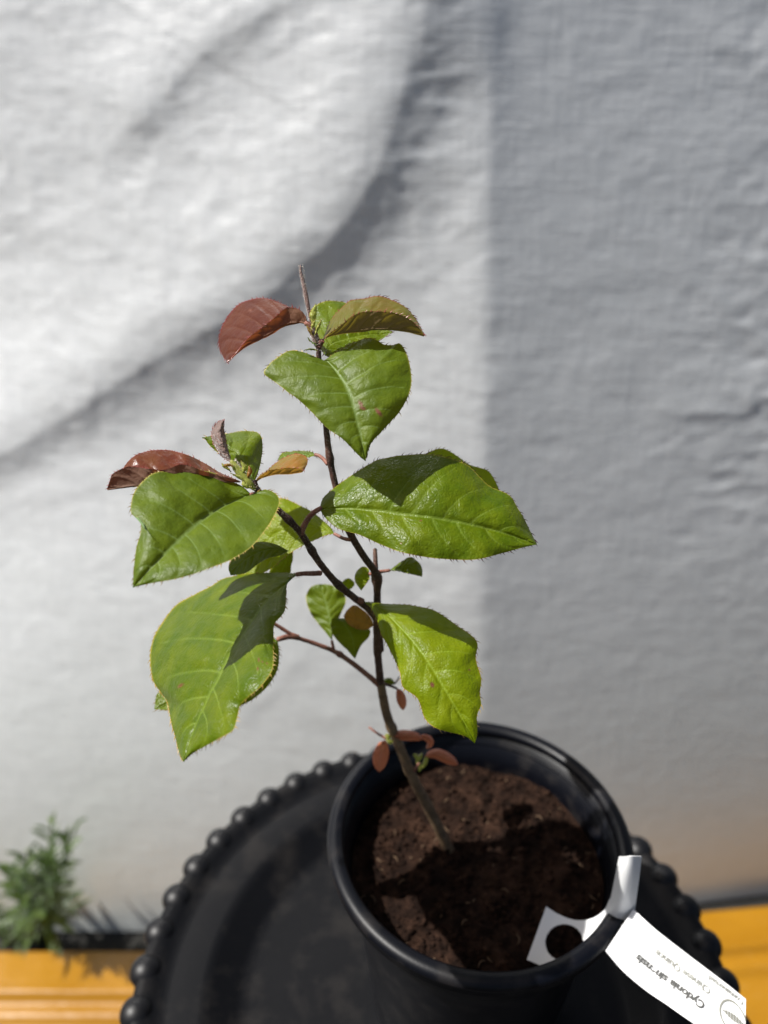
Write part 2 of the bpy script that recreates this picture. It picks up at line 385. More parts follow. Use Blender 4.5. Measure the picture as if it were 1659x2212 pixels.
# stool under the plate
m, t, b, out = new_mat('dark_stool_wood'); co = objco(t, (1, 1, .1)); n1 = noise(t, 40, 4, .6, co)
t.links.new(ramp(t, n1.outputs[0], [(.3, (.02, .014, .01)), (.7, (.05, .035, .025))]).outputs[0], b.inputs['Base Color']); M['stool'] = m
SX, SY = .0314, .235
stool = thing('stool', 'dark round stool carrying the beaded black plate', 'stool', (SX, SY, 0))
V, F = lathe([(.0005, PZ-.0165), (.10, PZ-.0165), (.104, PZ-.02), (.104, PZ-.036), (.10, PZ-.04), (.0005, PZ-.04)], 64, PC[0], PC[1]); mobj('seat', V, F, M['stool'], stool)
for k in range(4):
    a = math.pi/4+k*math.pi/2
    top = np.array([PC[0]+.08*math.cos(a), PC[1]+.08*math.sin(a), PZ-.04]); bot = np.array([PC[0]+.105*math.cos(a), PC[1]+.105*math.sin(a), .001])
    V, F = tube([bot+(top-bot)*q for q in np.linspace(0, 1, 5)], [.009, .010, .011, .012, .012], 12); mobj('leg', V, F, M['stool'], stool)

# ------------------------------------------------------------------ pot and soil
RC = (.0532, .2762); RZ = H0-.3582; BZ = PZ-.0123
pot = thing('nursery_pot', 'black plastic nursery pot with rolled rim standing on the beaded plate', 'pot', (RC[0], RC[1], BZ))
Ht = RZ-BZ
wall = [(.0005, BZ+.004), (.055, BZ+.004), (.056, BZ+.002), (.0565, BZ), (.059, BZ), (.0600, BZ+.003), (.0625, BZ+.03), (.0628, BZ+.033), (.0645, BZ+.05), (.0700, RZ-.045), (.0742, RZ-.022), (.0775, RZ-.020), (.0783, RZ-.006),
        (.0770, RZ-.006), (.0745, RZ-.020), (.0728, RZ-.0215), (.0722, RZ-.030), (.0690, RZ-.045), (.0578, BZ+.006), (.0005, BZ+.006)]
V, F = lathe(wall, 144, *RC); mobj('pot_wall', V, F, M['pot'], pot)
rim = []
for k in range(17):
    a = math.pi*2*k/16; rim.append((.0805+.0045*math.cos(a)*1.0, RZ-.0035+.0036*math.sin(a)))
V, F = lathe(rim, 160, *RC); mobj('rim', V, F, M['pot'], pot)
lip = [(.0835, RZ-.004), (.0838, RZ-.010), (.0825, RZ-.0115), (.0815, RZ-.010), (.0812, RZ-.004)]
V, F = lathe(lip, 160, *RC); mobj('rim_skirt', V, F, M['pot'], pot)
for rr_, zz_ in ((.0768, RZ-.013),):
    V, F = lathe([(rr_+.0013*math.cos(a), zz_+.0010*math.sin(a)) for a in np.linspace(0, 2*math.pi, 9)], 144, *RC); mobj('inner_ridge', V, F, M['pot'], pot)

m, t, b, out = new_mat('potting_soil'); co = objco(t)
n1 = noise(t, 130, 8, .7, co); n2 = noise(t, 500, 5, .7, co); n3 = noise(t, 35, 4, .6, co)
c = ramp(t, n1.outputs[0], [(.28, (.004, .002, .0015)), (.46, (.017, .0085, .0058)), (.6, (.050, .025, .016)), (.78, (.17, .095, .062))]).outputs[0]
c = mix(t, mth(t, 'MULTIPLY', n2.outputs[0], .6), c, (.016, .009, .006)); c = mix(t, ramp(t, n3.outputs[0], [(.5, (0, 0, 0)), (.7, (.6, .6, .6))]).outputs[0], c, (.085, .043, .026))
t.links.new(c, b.inputs['Base Color']); b.inputs['Roughness'].default_value = .95; b.inputs['Specular IOR Level'].default_value = .1
nn = bump(t, n2.outputs[0], 1, .0015, None); bump(t, n1.outputs[0], 1, .004, b, nn); M['soil'] = m
SZ = RZ-.030
nr, na = 70, 200; V = [(RC[0], RC[1], SZ+.002)]; F = []
A_, R_ = np.meshgrid(np.linspace(0, 2*math.pi, na, endpoint=False), np.linspace(.0722/nr, .0716, nr))
xx = RC[0]+R_*np.cos(A_); yy = RC[1]+R_*np.sin(A_)
def soil_h(x, y):
    x = np.asarray(x, float); y = np.asarray(y, float)
    r = np.hypot(x-RC[0], y-RC[1])/.0716
    return SZ+.003*(1-r**2)+.0034*fbm(x, y, 45, 3, 21)+.0022*fbm(x, y, 190, 3, 22, .6)
zz = soil_h(xx, yy)
V += list(zip(xx.ravel(), yy.ravel(), zz.ravel()))
for j in range(na): F.append((0, 1+j, 1+(j+1) % na))
for i in range(nr-1):
    for j in range(na): F.append((1+i*na+j, 1+(i+1)*na+j, 1+(i+1)*na+(j+1) % na, 1+i*na+(j+1) % na))
soil = mobj('potting_soil', V, F, M['soil'], origin=(RC[0], RC[1], SZ)); soil['kind'] = 'stuff'
tag(soil, 'crumbly reddish brown potting soil filling the black pot', 'soil')
# crumbs belong to the same uncountable soil
cb = MB()
for i in range(1500):
    a = rng.random()*2*math.pi; r = .070*math.sqrt(rng.random()); x = RC[0]+r*math.cos(a); y = RC[1]+r*math.sin(a)
    s = rng.choice([.0006, .0008, .001, .0014, .002]); z = float(soil_h(x, y))
    v, f = sphere((0, 0, 0), s, 7, 5); e = Euler((rng.random()*6, rng.random()*6, rng.random()*6)).to_matrix(); k3 = (rng.uniform(.6, 1.6), rng.uniform(.5, 1.1), rng.uniform(.4, .9))
    cb.add([tuple(Vector((x, y, z+s*.3))+e @ Vector((q[0]*k3[0]*rng.uniform(.8, 1.2), q[1]*k3[1], q[2]*k3[2]))) for q in v], f)
cr = cb.obj('crumbs', M['soil'], soil); cr['kind'] = 'stuff'
m, t, b, out = new_mat('pale_soil_fibre'); b.inputs['Base Color'].default_value = (.13, .08, .045, 1); b.inputs['Roughness'].default_value = .9
fb = MB()
for i in range(55):
    a = rng.random()*2*math.pi; r = .069*math.sqrt(rng.random()); x = RC[0]+r*math.cos(a); y = RC[1]+r*math.sin(a); z = float(soil_h(x, y))+.0006
    th = rng.random()*6.28; l = rng.uniform(.0015, .006); p = [np.array([x+l*q*math.cos(th+q), y+l*q*math.sin(th+q), z+.0008*math.sin(3*q)]) for q in np.linspace(0, 1, 5)]
    v, f = tube(p, [.00018, .0003, .00035, .0003, .00015], 5); fb.add(v, f)
f_ = fb.obj('fibres', m, soil); f_['kind'] = 'stuff'

# ------------------------------------------------------------------ the sapling
base = Pz(975, 1846, SZ+.001)
sap = thing('sapling', 'young sapling with bristly green leaves and red new shoots growing in the black pot', 'sapling', tuple(base))
def stem(name, pts, r0, r1, mat, parent=sap, seg=12, nodes=(), n=60, label=None):
    q = cat_rom(pts, n); p = np.array([P(*a) for a in q]); r = np.linspace(r0, r1, n)
    for u, k_ in nodes: r = r*(1+k_*np.exp(-((np.linspace(0, 1, n)-u)/.018)**2))
    V, F = tube(p, r, seg, True, .10); return mobj(name, V, F, mat, parent, label=label), p
S0, p_low = stem('stem', [(973, 1842, .4366), (948, 1790, .428), (920, 1735, .418), (892, 1681, .405), (862, 1610, .392), (836, 1545, .380), (822, 1475, .366)], .0031, .0022, M['oldbark'], nodes=((.5, .18), (.75, .25)), label='pale brown lower stem')
S1, p_main = stem('stem', [(822, 1475, .366), (816, 1410, .354), (814, 1350, .345), (815, 1290, .335), (812, 1240, .326), (786, 1202, .318), (757, 1152, .311), (733, 1080, .305), (716, 1010, .300), (706, 940, .296), (700, 860, .294), (690, 790, .291), (688, 750, .289)], .0019, .0010, M['bark'], nodes=((.10, .2), (.30, .6), (.47, .25), (.68, .3), (.9, .25)), n=110)
S2, p_br = stem('branch', [(822, 1405, .354), (818, 1360, .347), (805, 1325, .340), (770, 1295, .332), (730, 1262, .321), (690, 1215, .309), (650, 1152, .299), (615, 1115, .293), (580, 1085, .289), (556, 1058, .286), (548, 1040, .285)], .0017, .0012, M['bark'], nodes=((.38, .3), (.58, .35), (.76, .35)), n=100)
S3, p_j = stem('branch', [(819, 1480, .366), (790, 1455, .366), (755, 1428, .364), (722, 1407, .362), (680, 1390, .358), (640, 1376, .353), (600, 1352, .349), (575, 1338, .346)], .0014, .0008, M['redstem'], nodes=((.38, .5), (.75, .4)), n=60)
stem('stub', [(812, 1240, .327), (811, 1210, .327), (810, 1186, .328)], .0012, .0009, M['bark'], n=14)
stem('stub', [(946, 1770, .424), (925, 1730, .418), (903, 1695, .409)], .0012, .0016, M['oldbark'], n=14)

def leaf(midrib, e1, e2, mat, o1=0.0, o2=0.0, bul=.0, teeth='tooth', nteeth=None, tl=.0022, nv=7, spots=(), name='leaf', label=None, NU=230, NS=40, wave=.0012, quilt=.00036, seed=0, pw=1.3, petiole=None, parent=sap, pr=.0007, marg=1.0, dk=1.0, tilt=(1, 0, 0), cmat=None):
    """midrib: (px,py,depth) list; e1/e2: (px,py) edges from base to tip; o1/o2: depth the edge lies behind (+) or before (-) the midrib.
       e1 is the half whose upper side is seen."""
    midrib = [(a, b, c*(1+(dk-1)*min(1, .35+i))) for i, (a, b, c) in enumerate(midrib)]
    md = cat_rom(midrib, NU); b_, tip_ = midrib[0], midrib[-1]
    def edge(e):
        q = [(b_[0], b_[1])]+list(e)+[(tip_[0], tip_[1])]; return cat_rom(q, NU)
    E = [edge(e1), edge(e2)]
    u = np.linspace(0, 1, NU); env = np.sin(math.pi*np.clip(u, 0, 1))**.6
    rs = np.random.default_rng(100+seed)
    def offs(o):
        if isinstance(o, (int, float)): return o*env
        return np.interp(u, np.linspace(0, 1, len(o)), o)
    O = [offs(o1), offs(o2)]
    S = np.linspace(0, 1, NS)**.9
    Vs = []; vein = []; margin = []; spot = []; idx = {}
    jit = rs.random((2, nv+6))*.22
    PX = np.zeros((2*NS-1, NU)); PY = PX.copy(); D = PX.copy(); Hh = PX.copy(); VE = PX.copy(); MA = PX.copy()
    row = 0
    for side in (0, 1):
        ss = S[::-1] if side == 0 else S[1:]
        for s in ss:
            e = E[side]
            # points slide forward towards the edge so that rows follow the side veins
            px = md[:, 0]*(1-s)+e[:, 0]*s; py = md[:, 1]*(1-s)+e[:, 1]*s
            ph = rs.random() if False else side*2.1
            wv_ = wave*(s**2.2)*env*(np.sin(u*21+ph+seed)+.6*np.sin(u*37+2*ph+seed*1.7))
            d = md[:, 2]+O[side]*(s**pw)-bul*math.sin(math.pi*s)*env+wv_
            t_ = (u-.04-.20*s**1.25+.03*s)*nv/.92+side*.45
            k_ = np.round(t_); kk = np.clip(k_.astype(int)+2, 0, nv+5)
            dist = np.abs(t_-(k_+(jit[side][kk]-.11)))
            ok = (k_ >= 0)*(u < .96)*np.clip((1-s)*6, 0, 1)
            wline = .026*(1.25-s)
            v = np.exp(-(dist/wline)**2)*ok*(.95)*(1-.45*s)
            vg = np.exp(-(dist/(.16))**2)*ok*(1-.5*s)
            midw = .030*(1.15-u)
            v = np.maximum(v, math.exp(-(s/.020)**2)*(1.1-.5*u)); vg = np.maximum(vg, math.exp(-(s/.07)**2)*1.2)
            PX[row] = px; PY[row] = py; D[row] = d; Hh[row] = -vg*quilt; VE[row] = v
            MA[row] = np.clip((s-.978)/.022, 0, 1)*marg
            row += 1
    D = D*(tilt[0]+tilt[1]*(PY-midrib[0][1])/100+tilt[2]*(PX-midrib[0][0])/100)
    Pw = np.zeros((2*NS-1, NU, 3))
    x = (PX-829.5)/FPX*D; y = (1106-PY)/FPX*D
    Pw[..., 0] = x; Pw[..., 1] = CP*D+SP*y; Pw[..., 2] = H0-SP*D+CP*y
    # normals
    du = np.gradient(Pw, axis=1); ds = np.gradient(Pw, axis=0); nn = np.cross(du, ds); nl = np.linalg.norm(nn, axis=2, keepdims=True)+1e-12; nn /= nl
    tocam = -(Pw-np.array([0, 0, H0])); half = nn[:NS-1, NU//5:-NU//5]; cs = (half*tocam[:NS-1, NU//5:-NU//5]).sum()
    flip = cs < 0
    if flip: nn = -nn
    fin = fbm(PX, PY, .035, 3, 40+seed)*.00035+fbm(PX, PY, .012, 2, 60+seed)*.0007
    Pd = Pw+nn*((Hh+fin*np.minimum(1, env)[None, :])[..., None])
    SPT = np.zeros_like(PX)
    for (sx_, sy_, ra, rb, ang) in spots:
        ca, sa = math.cos(ang), math.sin(ang); ax = (PX-sx_)*ca+(PY-sy_)*sa; ay = -(PX-sx_)*sa+(PY-sy_)*ca
        SPT = np.maximum(SPT, np.clip(1.6-1.3*np.sqrt((ax/ra)**2+(ay/rb)**2), 0, 1))
    n2 = 2*NS-1; F = []
    for i in range(n2-1):
        for j in range(NU-1):
            f = (i*NU+j, i*NU+j+1, (i+1)*NU+j+1, (i+1)*NU+j)
            F.append(f)
    if True:
        a, b2, c_ = Pd.reshape(-1, 3)[[F[len(F)//4][0], F[len(F)//4][1], F[len(F)//4][2]]]
        fn = np.cross(b2-a, c_-a)
        if fn@nn.reshape(-1, 3)[F[len(F)//4][0]] < 0: F = [tuple(reversed(f)) for f in F]
    o = mobj(name, Pd.reshape(-1, 3), F, mat, parent, attrs={'vein': VE, 'margin': MA, 'spot': SPT}, label=label)
    # teeth along the margin
    if teeth:
        tb = MB()
        for side in (0, 1):
            e3 = Pd[0] if side == 0 else Pd[-1]; inn = Pd[3] if side == 0 else Pd[-4]
            Ln = np.r_[0, np.cumsum(np.linalg.norm(np.diff(e3, axis=0), axis=1))]
            cnt = int(Ln[-1]/.0021*(nteeth or 1)); pos = Ln[-1]*.03
            while pos < Ln[-1]*.985:
                i_ = min(NU-2, int(np.searchsorted(Ln, pos))); a = e3[i_]; T = e3[min(NU-1, i_+1)]-e3[i_-1]; T /= np.linalg.norm(T)+1e-9
                out_ = a-inn[i_]; out_ = out_-T*(out_@T); out_ /= np.linalg.norm(out_)+1e-9
                nv_ = np.cross(T, out_)
                l = tl*rng.uniform(.4, 1.1)
                dr_ = out_*rng.uniform(.6, 1.0)+T*rng.uniform(.25, .9)+nv_*rng.uniform(-.35, .35); dr_ /= np.linalg.norm(dr_)
                w_ = .00014+l*.045
                p0 = a-out_*.00015
                tipc = p0+dr_*l+T*l*.22
                mid = p0+dr_*l*.5
                Vt = []
                for (c0_, ww) in ((p0, w_*1.25), (mid, w_*.62)):
                    for q_ in range(4):
                        an = q_*math.pi/2; Vt.append(c0_+ww*(math.cos(an)*T+math.sin(an)*nv_))
                Vt.append(tipc)
                Ft = [(q_, (q_+1) % 4, 4+(q_+1) % 4, 4+q_) for q_ in range(4)]+[(4+q_, 4+(q_+1) % 4, 8) for q_ in range(4)]
                tb.add(Vt, Ft)
                pos += .0021/(nteeth or 1)*rng.uniform(.55, 1.5)
        if tb.V: tb.obj('leaf_teeth', M[teeth], o, smooth=False)
    if petiole:
        q = cat_rom(petiole, 16); V, F = tube([P(*a) for a in q], np.linspace(pr*1.25, pr, 16), 8, True, .08); mobj('petiole', V, F, cmat or M['redstem'], o)
    return o

# -- A: red folded leaf top left
leaf([(664, 700, .288), (650, 696, .287), (640, 697, .286), (614, 702, .283), (588, 718, .281), (562, 732, .280), (533, 747, .280), (510, 765, .281), (492, 782, .282)],
     [(650, 683), (634, 668), (617, 660), (582, 646), (556, 644), (520, 654), (494, 680), (478, 709), (473, 742), (480, 765)],
     [(658, 680), (645, 668), (628, 664), (614, 668), (595, 684), (575, 700), (552, 717), (533, 733), (516, 757), (503, 772)], M['red'], .013, -.004, teeth='tooth_red', label='dark red young leaf folded along its midrib', petiole=[(688, 748, .289), (680, 722, .289), (670, 703, .288), (660, 698, .288)], seed=1, tilt=(.999, -.02, -.045), spots=[(541, 671, 5, 3, .3)], wave=.0004, tl=.0019, pr=.0011, nteeth=1.3)
# -- K: olive folded leaf top right
leaf([(692, 742, .289), (702, 729, .288), (725, 722, .286), (757, 717, .284), (806, 712, .283), (855, 712, .283), (888, 717, .284), (917, 725, .286)],
     [(703, 718), (709, 703), (716, 688), (735, 667), (757, 649), (790, 643), (819, 639), (849, 649), (878, 665), (897, 686), (908, 705)],
     [(700, 734), (709, 722), (731, 706), (757, 686), (780, 675), (813, 672), (849, 675), (881, 687), (901, 703)], M['olive'], .013, -.004, teeth='tooth_red', label='olive young leaf with red margin, folded', seed=2, wave=.0004, tl=.0019, petiole=[(688, 752, .289), (690, 745, .289), (697, 735, .288)], pr=.0010, nteeth=1.2)
# -- L: green leaf behind the top
leaf([(702, 768, .292), (712, 745, .297), (740, 733, .303), (790, 723, .308), (849, 717, .314)],
     [(690, 750), (678, 725), (675, 695), (682, 662), (700, 652), (722, 651), (748, 657), (780, 680), (815, 703)],
     [(712, 770), (735, 762), (775, 748), (815, 735)], M['green'], .012, -.004, seed=3, teeth='tooth_dark', wave=.0006)
# -- C: big heart shaped leaf
leaf([(699, 779, .289), (709, 781, .287), (731, 807, .283), (751, 839, .279), (764, 878, .276), (774, 918, .274), (783.5, 960, .273), (789, 996, .2735)],
     [(725, 761), (757, 743), (790, 730), (813, 734), (829, 744), (847, 745), (865, 742), (881, 768), (889, 807), (886, 843), (868, 882), (836, 921), (803, 957)],
     [(683, 771), (657, 761), (627, 757), (601, 771), (578, 789), (570, 808), (601, 830), (634, 856), (673, 891), (705, 924), (738, 947), (770, 979)],
     M['green_dull'], [0, .008, .010, .008, .004, 0], [0, .003, .002, .001, 0, 0], bul=.0018, label='large heart shaped green leaf with two brown scars', seed=4, dk=1.003, spots=[(779, 872, 9, 3.5, 1.0), (783, 881, 8, 4, .4), (818, 890, 13, 4.5, .9)], tl=.0019, wave=.0006)
# -- M: leaf behind D
leaf([(762, 1122, .312), (830, 1085, .315), (920, 1045, .318), (1020, 1050, .321), (1106, 1100, .324)],
     [(790, 1075), (850, 1010), (918, 981), (954, 969), (986, 985), (1013, 1004), (1052, 1016), (1068, 1035), (1083, 1066)],
     [(830, 1130), (930, 1150), (1030, 1140)], M['bright'], .006, -.004, seed=5, teeth='tooth')
# -- D: large right leaf
leaf([(690, 1098, .294), (706, 1099.6, .293), (755, 1098, .290), (824, 1104, .287), (873, 1111, .285), (957, 1122, .284), (1039, 1138, .285), (1104, 1156, .287), (1160, 1176, .290)],
     [(697, 1078), (713, 1061), (739, 1042), (788, 1009), (824, 991), (876, 983), (931, 983), (974, 990), (1016, 1008), (1052, 1045), (1100, 1069), (1120, 1100), (1142, 1140)],
     [(698, 1112), (710, 1126), (733, 1143), (778, 1156), (824, 1178), (876, 1195), (941, 1206), (1022, 1209), (1087, 1195), (1130, 1183)],
     M['green'], .016, -.006, bul=.0028, label='largest green leaf, half shaded by the heart shaped leaf above', seed=6, petiole=[(651, 1154, .299), (655, 1140, .298), (668, 1117, .297), (682, 1104, .295), (694, 1098, .2935)], pr=.0010, teeth='tooth_dark', spots=[(909, 1126, 3, 2, 0), (866, 1173, 2.5, 2, 0)])
# -- T: narrow leaf left of main stem
leaf([(684, 983, .303), (672, 980, .304), (642, 980, .306), (618, 984, .308), (600, 994, .309)],
     [(672, 975), (655, 972), (642, 972), (613, 976), (603, 985)],
     [(672, 986), (650, 990), (625, 992), (610, 995)], M['green'], .006, -.003, seed=7, NU=60, NS=16, petiole=[(708, 1003, .300), (700, 993, .301), (690, 985, .302), (680, 982, .303)], teeth='tooth_dark', tl=.0019, nv=5)
# -- V: upright green leaf behind shoot
leaf([(549, 1042, .286), (540, 1022, .288), (532, 1005, .290), (518, 986, .292), (493, 964, .295), (462, 950, .297), (436, 945, .299)],
     [(556, 1025), (564, 994), (567, 955), (558, 936), (535, 931), (509, 932), (486, 936), (460, 940)],
     [(535, 1035), (502, 1004), (476, 982), (452, 962), (443, 950)], M['green'], [0, .012, .016, .010, 0], .002, seed=8, tl=.0018, label='small upright green leaf behind the side shoot', nv=5, wave=.0005)
# -- Y: glossy red leaf left
leaf([(520, 1040, .286), (460, 1042, .284), (400, 1050, .281), (350, 1052, .279), (300, 1050, .278), (265, 1053, .278), (231, 1057, .279)],
     [(490, 1028), (466, 1017), (424, 991), (379, 976), (340, 973), (304, 980), (283, 994), (266, 1012), (250, 1035)],
     [(485, 1030), (440, 1018), (410, 1006), (388, 1004), (350, 1016), (310, 1011), (278, 1008), (245, 1022), (237, 1038)], M['shiny_red'], .012, -.003, teeth='tooth_red', label='glossy dark red young leaf folded along its midrib', seed=9, tl=.0015, nteeth=1.2, wave=.0010)
# -- U: small orange leaf right of the shoot
leaf([(549, 1041, .286), (565, 1031, .285), (590, 1023, .283), (623, 1022, .281), (640, 1020, .281), (655, 1017, .282)],
     [(562, 1026), (577, 1015), (600, 994), (633, 980), (652, 981), (664, 990), (664, 1003)],
     [(563, 1028), (580, 1016), (600, 1011), (623, 1009), (645, 1011)], M['orange'], .010, -.003, teeth='tooth_red', label='small orange tinged young leaf', seed=10, NU=70, NS=20, tl=.0014, wave=.0004, nv=5, petiole=[(549, 1058, .286), (549, 1048, .286), (553, 1038, .286)])
# -- X: fuzzy upright leaf
leaf([(501, 1000, .284), (494, 985, .284), (480, 955, .283), (474, 930, .283), (483, 907, .283)],
     [(492, 996), (476, 984), (461, 955), (458, 930), (469, 913)],
     [(497, 985), (492, 968), (486, 942), (483, 925)], M['fuzzy'], .004, .003, teeth='tooth_red', label='pinkish fuzzy unfolding leaf', seed=11, NU=60, NS=18, tl=.0014, wave=.0003, nteeth=2, nv=6)
# -- H: leaf behind the side branch, with its turned edge
leaf([(722, 1153, .314), (690, 1140, .318), (645, 1135, .320), (600, 1150, .321), (550, 1190, .322), (500, 1238, .322)],
     [(715, 1140), (698, 1124), (672, 1104), (649, 1092), (607, 1076), (565, 1088), (525, 1140), (500, 1200)],
     [(704, 1156), (672, 1170), (649, 1182), (620, 1200), (595, 1222), (560, 1242), (525, 1246)], M['bright'], .010, -.004, seed=12, label='yellow green leaf behind the side branch', petiole=[(757, 1166, .311), (742, 1163, .312), (722, 1153, .314)], wave=.0004)
leaf([(624, 1190, .310), (585, 1186, .308), (545, 1200, .307), (515, 1222, .307), (498, 1243, .308)],
     [(600, 1178), (570, 1172), (535, 1176), (508, 1200), (494, 1224)],
     [(605, 1200), (580, 1207), (556, 1220), (530, 1238)], M['green_dull'], .004, -.003, seed=13, NU=60, NS=18, label='dull grey green turned leaf', wave=.0004, teeth=None)
leaf([(640, 1150, .335), (628, 1190, .338), (610, 1230, .340), (585, 1270, .342)],
     [(632, 1170), (632, 1205), (625, 1240), (605, 1265)], [(612, 1170), (590, 1210), (580, 1250)], M['green'], .002, .002, seed=14, NU=50, NS=14, teeth=None)
# -- B: big left leaf, nearest the camera
leaf([(543, 1068, .273), (509, 1080, .266), (476, 1095, .259), (427.6, 1128, .249), (385, 1167, .241), (346, 1206, .235), (317, 1235, .232), (287, 1269, .231)],
     [(522, 1049), (493, 1036), (457, 1018), (411, 1014), (372, 1017), (330, 1022), (304, 1043), (286, 1072), (283, 1108), (300, 1120), (304, 1144), (293, 1186), (289, 1232)],
     [(561, 1061), (580, 1059), (600, 1072), (603, 1092), (584, 1131), (554, 1170), (528, 1193), (489, 1215), (444, 1232), (379, 1251), (330, 1259)],
     M['green_dull'], [0, .006, .010, .006, .004, 0], [0, -.002, -.006, -.007, -.004, 0], bul=.0022, label='broad waxy green leaf nearest the camera, at the left', seed=15, dk=1.029, tilt=(1.035, -.001, -.005), tl=.0019, wave=.0006, petiole=[(556, 1060, .286), (552, 1066, .286), (541, 1068, .2850)])
# -- Q: leaf behind E
leaf([(600, 1384, .346), (540, 1420, .342), (470, 1460, .338), (400, 1500, .335), (333, 1532, .333)],
     [(570, 1370), (500, 1395), (420, 1450), (365, 1490), (340, 1497)],
     [(603, 1410), (600, 1445), (582, 1478), (558, 1502), (520, 1524), (440, 1545), (380, 1536)], M['green'], .006, -.004, seed=16, petiole=[(645, 1377, .354), (625, 1375, .352), (600, 1381, .347)], pr=.0012, label='blurred green leaf behind the big hanging leaf')
# -- E: big hanging leaf
leaf([(650, 1239, .300), (636, 1243, .298), (616, 1261, .293), (586, 1284, .286), (561, 1313, .281), (538.5, 1347, .278), (516, 1382, .276), (493, 1420, .275), (475, 1457, .275), (452, 1500, .276), (429, 1548, .278), (411, 1593, .280), (396, 1646, .283)],
     [(630, 1238), (582, 1236), (543, 1239), (513, 1244), (479, 1251), (452, 1267), (424, 1282), (393, 1297), (365, 1322), (342, 1357), (328, 1393), (324, 1434), (331, 1470), (345, 1493), (361, 1516), (367, 1552), (377, 1589), (387, 1625)],
     [(634, 1247), (622, 1258), (618, 1285), (616, 1315), (609, 1329), (593, 1348), (591, 1377), (591, 1404), (590, 1436), (579, 1461), (561, 1484), (538, 1505), (519, 1525), (513, 1548), (502, 1575), (472, 1596), (443, 1612), (415, 1628)],
     M['green'], .008, .004, bul=.0045, label='big glossy green leaf hanging at the lower left', seed=17, dk=1.016, tilt=(.992, -.078, -.08), spots=[(390, 1481, 9, 2.6, -.7), (558, 1424, 5, 2, 1.7), (566, 1428, 2.5, 2, 0), (576, 1431, 2.5, 2, 0), (555, 1443, 4, 2, 1.7)], petiole=[(692, 1238, .308), (675, 1239, .304), (655, 1239, .3005), (640, 1241, .2985)], pr=.0009, wave=.0016, tl=.0021)
# -- R: blurred leaves behind
leaf([(717, 1384, .362), (714, 1350, .365), (706, 1310, .367), (698, 1285, .368), (690, 1262, .369)],
     [(700, 1362), (682, 1340), (669, 1320), (661, 1292), (668, 1272), (680, 1264)],
     [(722, 1360), (734, 1330), (747, 1300), (740, 1278), (715, 1264)], M['green_dull'], .003, .003, seed=18, NU=60, NS=18, teeth=None, label='blurred round leaf on the thin lower twig', petiole=[(722, 1407, .362), (719, 1395, .362), (717, 1384, .362)])
leaf([(735, 1268, .345), (748, 1262, .345), (766, 1264, .346)], [(740, 1256), (752, 1249), (764, 1256)], [(742, 1272), (755, 1274)], M['bright'], .001, .001, seed=19, NU=40, NS=10, teeth=None)
leaf([(767, 1423, .352), (765, 1400, .352), (757, 1370, .352), (740, 1345, .352), (718, 1336, .352)],
     [(748, 1402), (730, 1385), (718, 1368), (714, 1350)],
     [(780, 1394), (797, 1376), (799, 1360), (775, 1345), (745, 1336)], M['green'], .002, .004, seed=20, NU=60, NS=18, teeth=None, label='blurred green leaf behind the branch')
leaf([(808, 1352, .350), (790, 1345, .349), (765, 1336, .349), (742, 1331, .350)], [(800, 1332), (785, 1318), (766, 1307), (750, 1318)], [(790, 1360), (765, 1356), (748, 1342)], M['orange'], .002, .002, seed=21, NU=50, NS=14, teeth=None, label='orange brown small leaf behind the branch')
# -- S: two small leaves at the node
leaf([(842, 1232, .327), (865, 1227, .327), (890, 1225, .328), (912, 1246, .329)], [(860, 1219), (885, 1204), (904, 1215), (912, 1230)], [(862, 1235), (885, 1240), (900, 1243)], M['green'], .004, -.002, seed=22, NU=60, NS=16, teeth='tooth_dark', tl=.0007, label='small olive leaf at the main stem node', petiole=[(815, 1236, .326), (828, 1234, .327), (842, 1232, .327)])
leaf([(797, 1240, .328), (786, 1238, .328), (778, 1250, .329), (780, 1276, .330)], [(796, 1229), (783, 1224), (769, 1236), (767, 1255)], [(798, 1250), (790, 1262), (785, 1270)], M['bright'], .003, -.002, seed=23, NU=50, NS=14, teeth='tooth_dark', tl=.0006, petiole=[(808, 1240, .327), (800, 1240, .328), (797, 1240, .328)])
# -- G: bright lower right leaf
leaf([(783, 1299, .333), (808, 1308, .326), (839, 1330, .318), (864, 1355, .312), (892, 1386, .306), (922, 1426, .301), (953, 1475, .297), (984, 1528, .295), (1009, 1571, .295), (1026, 1606, .296)],
     [(802, 1301), (845, 1305), (892, 1308), (938, 1321), (969, 1339), (1006, 1364), (1031, 1389), (1029, 1423), (1040, 1466), (1037, 1497), (1040, 1522), (1031, 1547), (1031, 1584)],
     [(800, 1312), (814, 1336), (824, 1370), (839, 1398), (861, 1448), (870, 1485), (901, 1509), (916, 1550), (938, 1571), (972, 1582), (1006, 1591)],
     M['bright'], [0, .012, .016, .010, .003, 0], [0, .001, .000, -.001, 0, 0], bul=.002, label='bright yellow green leaf hanging over the pot rim', seed=24, spots=[(934, 1479, 7, 5, 1.2), (1014, 1447, 2.5, 2, 0)], petiole=[(768, 1294, .332), (776, 1296, .332), (785, 1299, .332)], pr=.0013)

